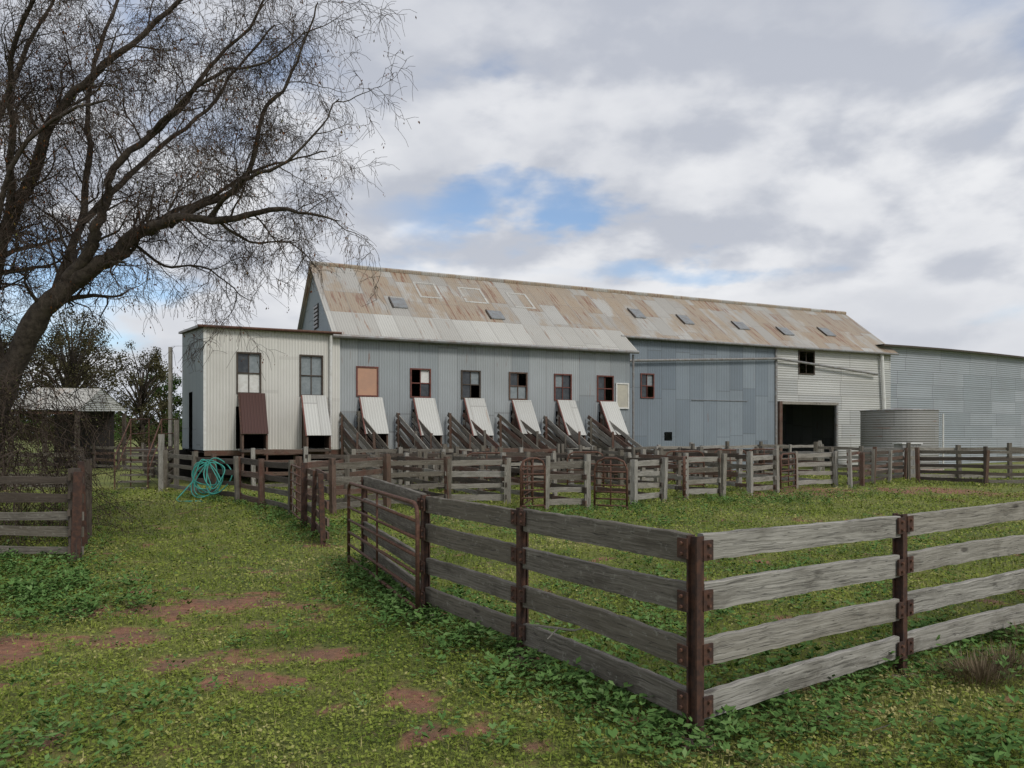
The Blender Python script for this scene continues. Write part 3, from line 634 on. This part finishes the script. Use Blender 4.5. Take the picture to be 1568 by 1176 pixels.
# ------------------------------------------------------------ small open shed in distance
fs=empty('farm_lean_to'); mb=MB()
mb.quad((-23.4,35.0,2.9),(-20.3,35.4,2.85),(-20.3,37.4,4.0),(-23.4,37.2,4.05),'loweave'); mb.quad((-23.4,37.2,4.06),(-20.3,37.4,4.01),(-20.3,40,3.0),(-23.4,39.6,3.0),'eave')
mb.face([(-20.32,35.4,2.82),(-20.32,40,2.96),(-20.32,37.4,3.97)],'hwhite',[(0,0),(4,0),(2,1.4)]); mb.build('roof',fs); mb=MB()
for x_,y_ in ((-23.3,35.2),(-20.4,35.5),(-21.8,35.3),(-23.3,39.5),(-20.4,39.8)): mb.vpost(x_,y_,0,2.85,.16,'woodD')
mb.quad((-23.3,38.5,0),(-20.4,38.8,0),(-20.4,38.8,3.1),(-23.3,38.5,3.1),'dark'); mb.obox((-23.4,35.1,2.70),(3.1,.4,0),(0,.08,0),(0,0,.12),'woodR'); mb.build('frame',fs)
# ------------------------------------------------------------ trees
mb_m,gg,bb_=newmat('grey_bark'); cc_=gg.n('ShaderNodeTexCoord').outputs['Object']; nn_=gg.noise(cc_,9,5,.7); 
gg.set(bb_.inputs['Base Color'],gg.mix(gg.ramp(nn_,.3,.7),(.03,.022,.017),(.10,.08,.063))); bb_.inputs['Roughness'].default_value=.95; bump(gg,bb_,nn_,1,.03); M['bark']=mb_m
def flat(name,c):
    m=bpy.data.materials.new(name); m.use_nodes=True; g=N(m.node_tree); o=g.n('ShaderNodeOutputMaterial'); b=g.n('ShaderNodeBsdfDiffuse')
    n=g.noise(g.n('ShaderNodeTexCoord').outputs['Object'],1.3,1); g.set(b.inputs[0],g.mix(g.ramp(n,.35,.65),c,tuple(x*1.8 for x in c))); g.t.links.new(b.outputs[0],o.inputs[0]); return m
M['twig']=flat('twig_bark',(.048,.037,.03))
tree=empty('bare_pepper_tree')
limbs=[([(-8.95,12.6,-.1),(-8.7,12.4,1.1),(-8.15,12.1,2.45),(-7.5,11.9,3.5),(-7.1,11.85,3.95),(-6.6,11.8,4.3),(-6.2,11.75,4.5),(-5.9,11.7,4.78),(-5.5,11.5,4.88),(-5.0,11.4,5.0),(-4.3,11.3,4.95),(-3.6,11.2,5.05),(-3.0,11.1,5.0),(-2.5,11,4.85)],.27,.008),
([(-6.9,11.8,4.15),(-6.45,11.6,4.65),(-6.3,11.5,4.95),(-6.1,11.45,5.35),(-6.0,11.4,5.75),(-5.5,11.5,6.3),(-4.9,11.4,6.75),(-4.55,11.3,7.2),(-3.9,11.2,7.75),(-3.5,11.1,8.4)],.11,.012),
([(-5.2,11.45,4.93),(-4.8,11.6,5.25),(-4.3,11.7,5.5),(-3.95,11.6,5.95),(-3.8,11.5,6.6),(-3.4,11.5,7.1),(-3.1,11.4,7.7),(-2.9,11.3,8.2)],.07,.01),
([(-8.6,12.4,1.8),(-8.7,12.5,3.6),(-8.2,12.3,5.2),(-7.7,12.1,5.8),(-7.25,11.9,6.6),(-6.8,11.8,7.1),(-6.1,11.7,7.6),(-5.2,11.5,8.2),(-4.6,11.4,8.8)],.17,.02),
([(-7.6,11.95,3.4),(-7.35,12.2,4.1),(-7.15,12.5,5.2),(-7.05,12.6,6.3),(-7.1,12.7,7.4),(-6.9,12.8,8.6),(-6.5,12.9,9.6)],.10,.02),
([(-7.1,12.5,5.2),(-6.7,12.9,6.0),(-6.1,13.2,6.8),(-5.4,13.4,7.5),(-4.9,13.5,8.3),(-4.2,13.4,9.0)],.06,.015),
([(-8.7,12.5,3.6),(-9.2,12.8,5.0),(-9.0,12.9,6.5),(-8.4,12.9,8.0),(-7.8,13,9.4)],.12,.02),
([(-8.2,12.3,5.2),(-7.6,11.5,6.2),(-7.3,11.0,7.2),(-6.6,10.6,8.0),(-5.8,10.4,8.6)],.07,.015),
([(-6.2,11.75,4.5),(-5.8,12.3,5.2),(-5.2,12.8,5.7),(-4.6,13.2,6.3),(-4.0,13.4,6.6),(-3.3,13.5,6.8)],.06,.01),
([(-4.55,11.35,4.98),(-3.9,10.9,5.4),(-3.3,10.7,5.55),(-2.8,10.6,5.9),(-2.4,10.5,6.4)],.045,.008),
([(-5.5,11.5,6.3),(-4.9,11.0,6.5),(-4.2,10.8,6.9),(-3.5,10.7,7.0),(-2.9,10.6,7.4)],.045,.008),
([(-4.5,11.3,5.0),(-4.0,11.6,4.7),(-3.5,11.9,4.75),(-3.1,12.1,4.4)],.03,.006),
([(-5.9,11.7,4.75),(-5.5,11.9,4.4),(-5.0,12.1,4.45),(-4.5,12.2,4.1),(-4.2,12.2,3.9)],.03,.006),
([(-8.1,12.1,2.6),(-7.9,11.4,3.9),(-7.5,11.0,4.9),(-7.0,10.7,5.7),(-6.2,10.5,6.2),(-5.5,10.3,6.3)],.075,.012)]
tb=MB(); tw=MB(); LP=[];LD=[];LW=[];LT=[]
def smooth_pts(pts,k=3):
    out=[]; n=len(pts); pts=[Vector(p) for p in pts]
    for i in range(n-1):
        p0,p1,p2,p3=pts[max(0,i-1)],pts[i],pts[i+1],pts[min(n-1,i+2)]
        for j in range(k):
            t=j/k; out.append(.5*((2*p1)+(p2-p0)*t+(2*p0-5*p1+4*p2-p3)*t*t+(3*p1-p0-3*p2+p3)*t*t*t)+Vector((R(-.025,.025),R(-.025,.025),R(-.025,.025))))
    out.append(pts[-1]); return out
def grow(p,d,L,r,lev):
    n={1:9,2:6,3:4,4:3}[lev]; pts=[p.copy()]; q=p.copy(); dd=d.normalized(); step=L/n
    for i in range(n):
        grav={1:.04,2:.0,3:-.16,4:-.26}[lev]
        dd=(dd+Vector((R(-1,1),R(-1,1),R(-1,1)))*{1:.34,2:.40,3:.38,4:.3}[lev]+Vector((0,0,grav))).normalized()
        q=q+dd*step; pts.append(q.copy())
    rr=[max(.0026,r*(1-.8*i/n)) for i in range(n+1)]
    (tb if lev==1 else tw).tube(pts,rr,'bark' if lev==1 else 'twig',{1:6,2:4,3:3,4:3}[lev],cap=False)
    if lev<4:
        cnt={1:int(L*7),2:int(L*8.5)+1,3:int(L*8)+1}[lev]
        for _ in range(cnt):
            i=random.randint(1 if lev<3 else 0,n-1); t=R(0,1); b0=pts[i].lerp(pts[i+1],t); ax=(pts[i+1]-pts[i]).normalized()
            sd_=Vector((R(-1,1),R(-1,1),R(-1,1))); sd_=(sd_-ax*sd_.dot(ax)).normalized()
            nd=(ax*R(.3,1.0)+sd_*R(.6,1.1)+Vector((0,0,.15 if lev<2 else -.08)))
            grow(b0,nd,L*R(.35,.62) if lev<3 else R(.14,.4),max(.0032,rr[i]*R(.35,.6)),lev+1)
    else:
        if random.random()<.2:
            for _ in range(random.randint(1,3)):
                LP.append(tuple(pts[-1]+Vector((R(-.03,.03),R(-.03,.03),R(-.05,.0))))); an=R(0,6.28); l=R(.02,.05); LD.append((math.cos(an)*l*.5,math.sin(an)*l*.5,-l)); LW.append((math.sin(an)*l*.25,-math.cos(an)*l*.25,0)); LT.append(R(0,1))
for pts,r0,r1 in limbs:
    sp_=smooth_pts(pts,4); n=len(sp_); rr=[(r0+(r1-r0)*(i/(n-1))**.7)*R(.92,1.08) for i in range(n)]
    tb.tube(sp_,rr,'bark',10,cap=False)
    for i in range(n-1):
        if sp_[i].z<3.6: continue
        seg=(sp_[i+1]-sp_[i]); ax=seg.normalized()
        k=seg.length*3.9; k=int(k)+(1 if random.random()<k-int(k) else 0)
        for _ in range(k):
            sd_=Vector((R(-1,1),R(-.9,.9),R(-1,1))); sd_=(sd_-ax*sd_.dot(ax)).normalized()
            nd=ax*R(.4,1.1)+sd_*R(.6,1.1)+Vector((0,0,.15)); f=i/n
            grow(sp_[i].lerp(sp_[i+1],R(0,1)),nd,R(.7,1.4)*(1.1-.35*f),max(.009,rr[i]*R(.2,.38)),1)
tb.build('trunk_and_limbs',tree,True); tw.build('twigs',tree)
lm=leafmat('dry_leaves',(.10,.035,.02),(.16,.07,.03),(.10,.11,.03)); leafmesh('dry_leaves',np.array(LP),np.array(LD),np.array(LW),np.array(LT),lm,tree)
sh_=empty('twiggy_shrub'); sb=MB(); LP=[];LD=[];LW=[];LT=[]
for k in range(640):
    x0=-9.8+2.5*random.random()**1.3; y0=R(11.2,13.5); z0=R(1.4,4.3)-(x0+9.3)*.8; q=Vector((x0,y0,z0)); dd=Vector((R(-.6,.7),R(-.5,.5),R(-.5,.6))); pts=[q.copy()]
    for i in range(9):
        dd=(dd+Vector((R(-.35,.35),R(-.3,.3),R(-.5,.12)))).normalized(); q=q+dd*.18; q.z=max(q.z,.05); pts.append(q.copy())
        if random.random()<.9:
            d2=Vector((R(-1,1),R(-1,1),R(-1,.2))).normalized(); sb.tube([q,q+d2*.14,q+d2*.2+Vector((0,0,-.12))],[.004,.003,.002],'twig',3,cap=False)
        for _ in range(3):
            LP.append(tuple(q+Vector((R(-.12,.12),R(-.12,.12),R(-.12,.12))))); an=R(0,6.28); l=R(.03,.06); LD.append((math.cos(an)*l*.7,math.sin(an)*l*.7,-l*.6)); LW.append((math.sin(an)*l*.2,-math.cos(an)*l*.2,0)); LT.append(R(0,1))
    sb.tube(pts,[.008*(1-.08*i) for i in range(10)],'twig',3,cap=False)
sb.build('twigs',sh_); sm=leafmat('olive_leaves',(.055,.045,.026),(.09,.08,.04),(.11,.12,.045)); leafmesh('leaves',np.array(LP),np.array(LD),np.array(LW),np.array(LT),sm,sh_)
tm1=leafmat('dark_foliage',(.022,.045,.014),(.05,.08,.024),(.08,.115,.036)); tm2=leafmat('olive_brown_foliage',(.045,.042,.024),(.08,.074,.038),(.12,.11,.055))
def tree_bg(name,x,y,h,rad,mat,ncl=70,nl=90,leaf=.16,trunk=.2,bot=.15,spread=.42):
    e=empty(name); mb=MB(); cl_=[]
    for _ in range(ncl):
        a=R(0,6.28); t=R(bot,1); rr=rad*math.sqrt(max(.05,1-((t-.5)/.62)**2))*math.sqrt(R(0.05,1)); c=Vector((x+math.cos(a)*rr,y+math.sin(a)*rr,h*t)); cl_.append((c,R(.25,.6)*rad*spread))
    mb.tube([(x,y,-.1),(x+.1,y,h*.25),(x-.05,y,h*.5),(x+.1,y,h*.8)],[trunk,trunk*.8,trunk*.5,trunk*.15],'bark',8)
    for c,r in cl_[::2]:
        b0=Vector((x,y,min(c.z*.6,h*.6))); mb.tube([b0,b0.lerp(c,.5)+Vector((R(-.2,.2),R(-.2,.2),.2)),c],[trunk*.3,trunk*.18,.02],'bark',5)
    mb.build('trunk',e,True); n=len(cl_)*nl
    C=np.repeat(np.array([tuple(c) for c,_ in cl_]),nl,0); r=np.repeat(np.array([q for _,q in cl_]),nl)
    dv=rng.normal(size=(n,3)); dv/=np.linalg.norm(dv,axis=1)[:,None]; P=C+dv*(r*rng.random(n)**.4)[:,None]; P[:,2]=np.maximum(P[:,2],.1)
    D=rng.normal(size=(n,3)); D/=np.linalg.norm(D,axis=1)[:,None]; W_=np.cross(D,dv); D*=leaf*rng.uniform(.6,1.2,n)[:,None]; W_*=leaf*.3
    leafmesh('foliage',P,D,W_,np.clip(rng.random(n)*.6+np.repeat(rng.random(len(cl_)),nl)*.4,0,1),mat,e)
tree_bg('background_tree',-26.2,45,9.0,2.5,tm2,170,80,.15,spread=.5)
tree_bg('background_tree',-24.0,49,7.4,1.9,tm2,120,80,.15,spread=.5)
tree_bg('background_tree',-25.8,56,6.2,1.9,tm1,80,100,.2,spread=.5)
tree_bg('background_tree',-29.5,50,8.2,3.0,tm2,120,90,.18)
tree_bg('background_tree',-34,48,8.0,3.8,tm2,110,90,.2)
tree_bg('background_tree',-40,52,8,4.5,tm1,90,90,.25)
n=26000; a=rng.uniform(-1.3,1.4,n); dist=rng.uniform(230,330,n); hh=4+3.5*np.abs(np.sin(a*23)+.6*np.sin(a*61+1))
P=np.stack([np.sin(a)*dist,np.cos(a)*dist,rng.random(n)*hh],1); D=rng.normal(size=(n,3))*1.2; W_=rng.normal(size=(n,3))*.6
leafmesh('distant_tree_line',P,D,W_,rng.random(n),tm1)
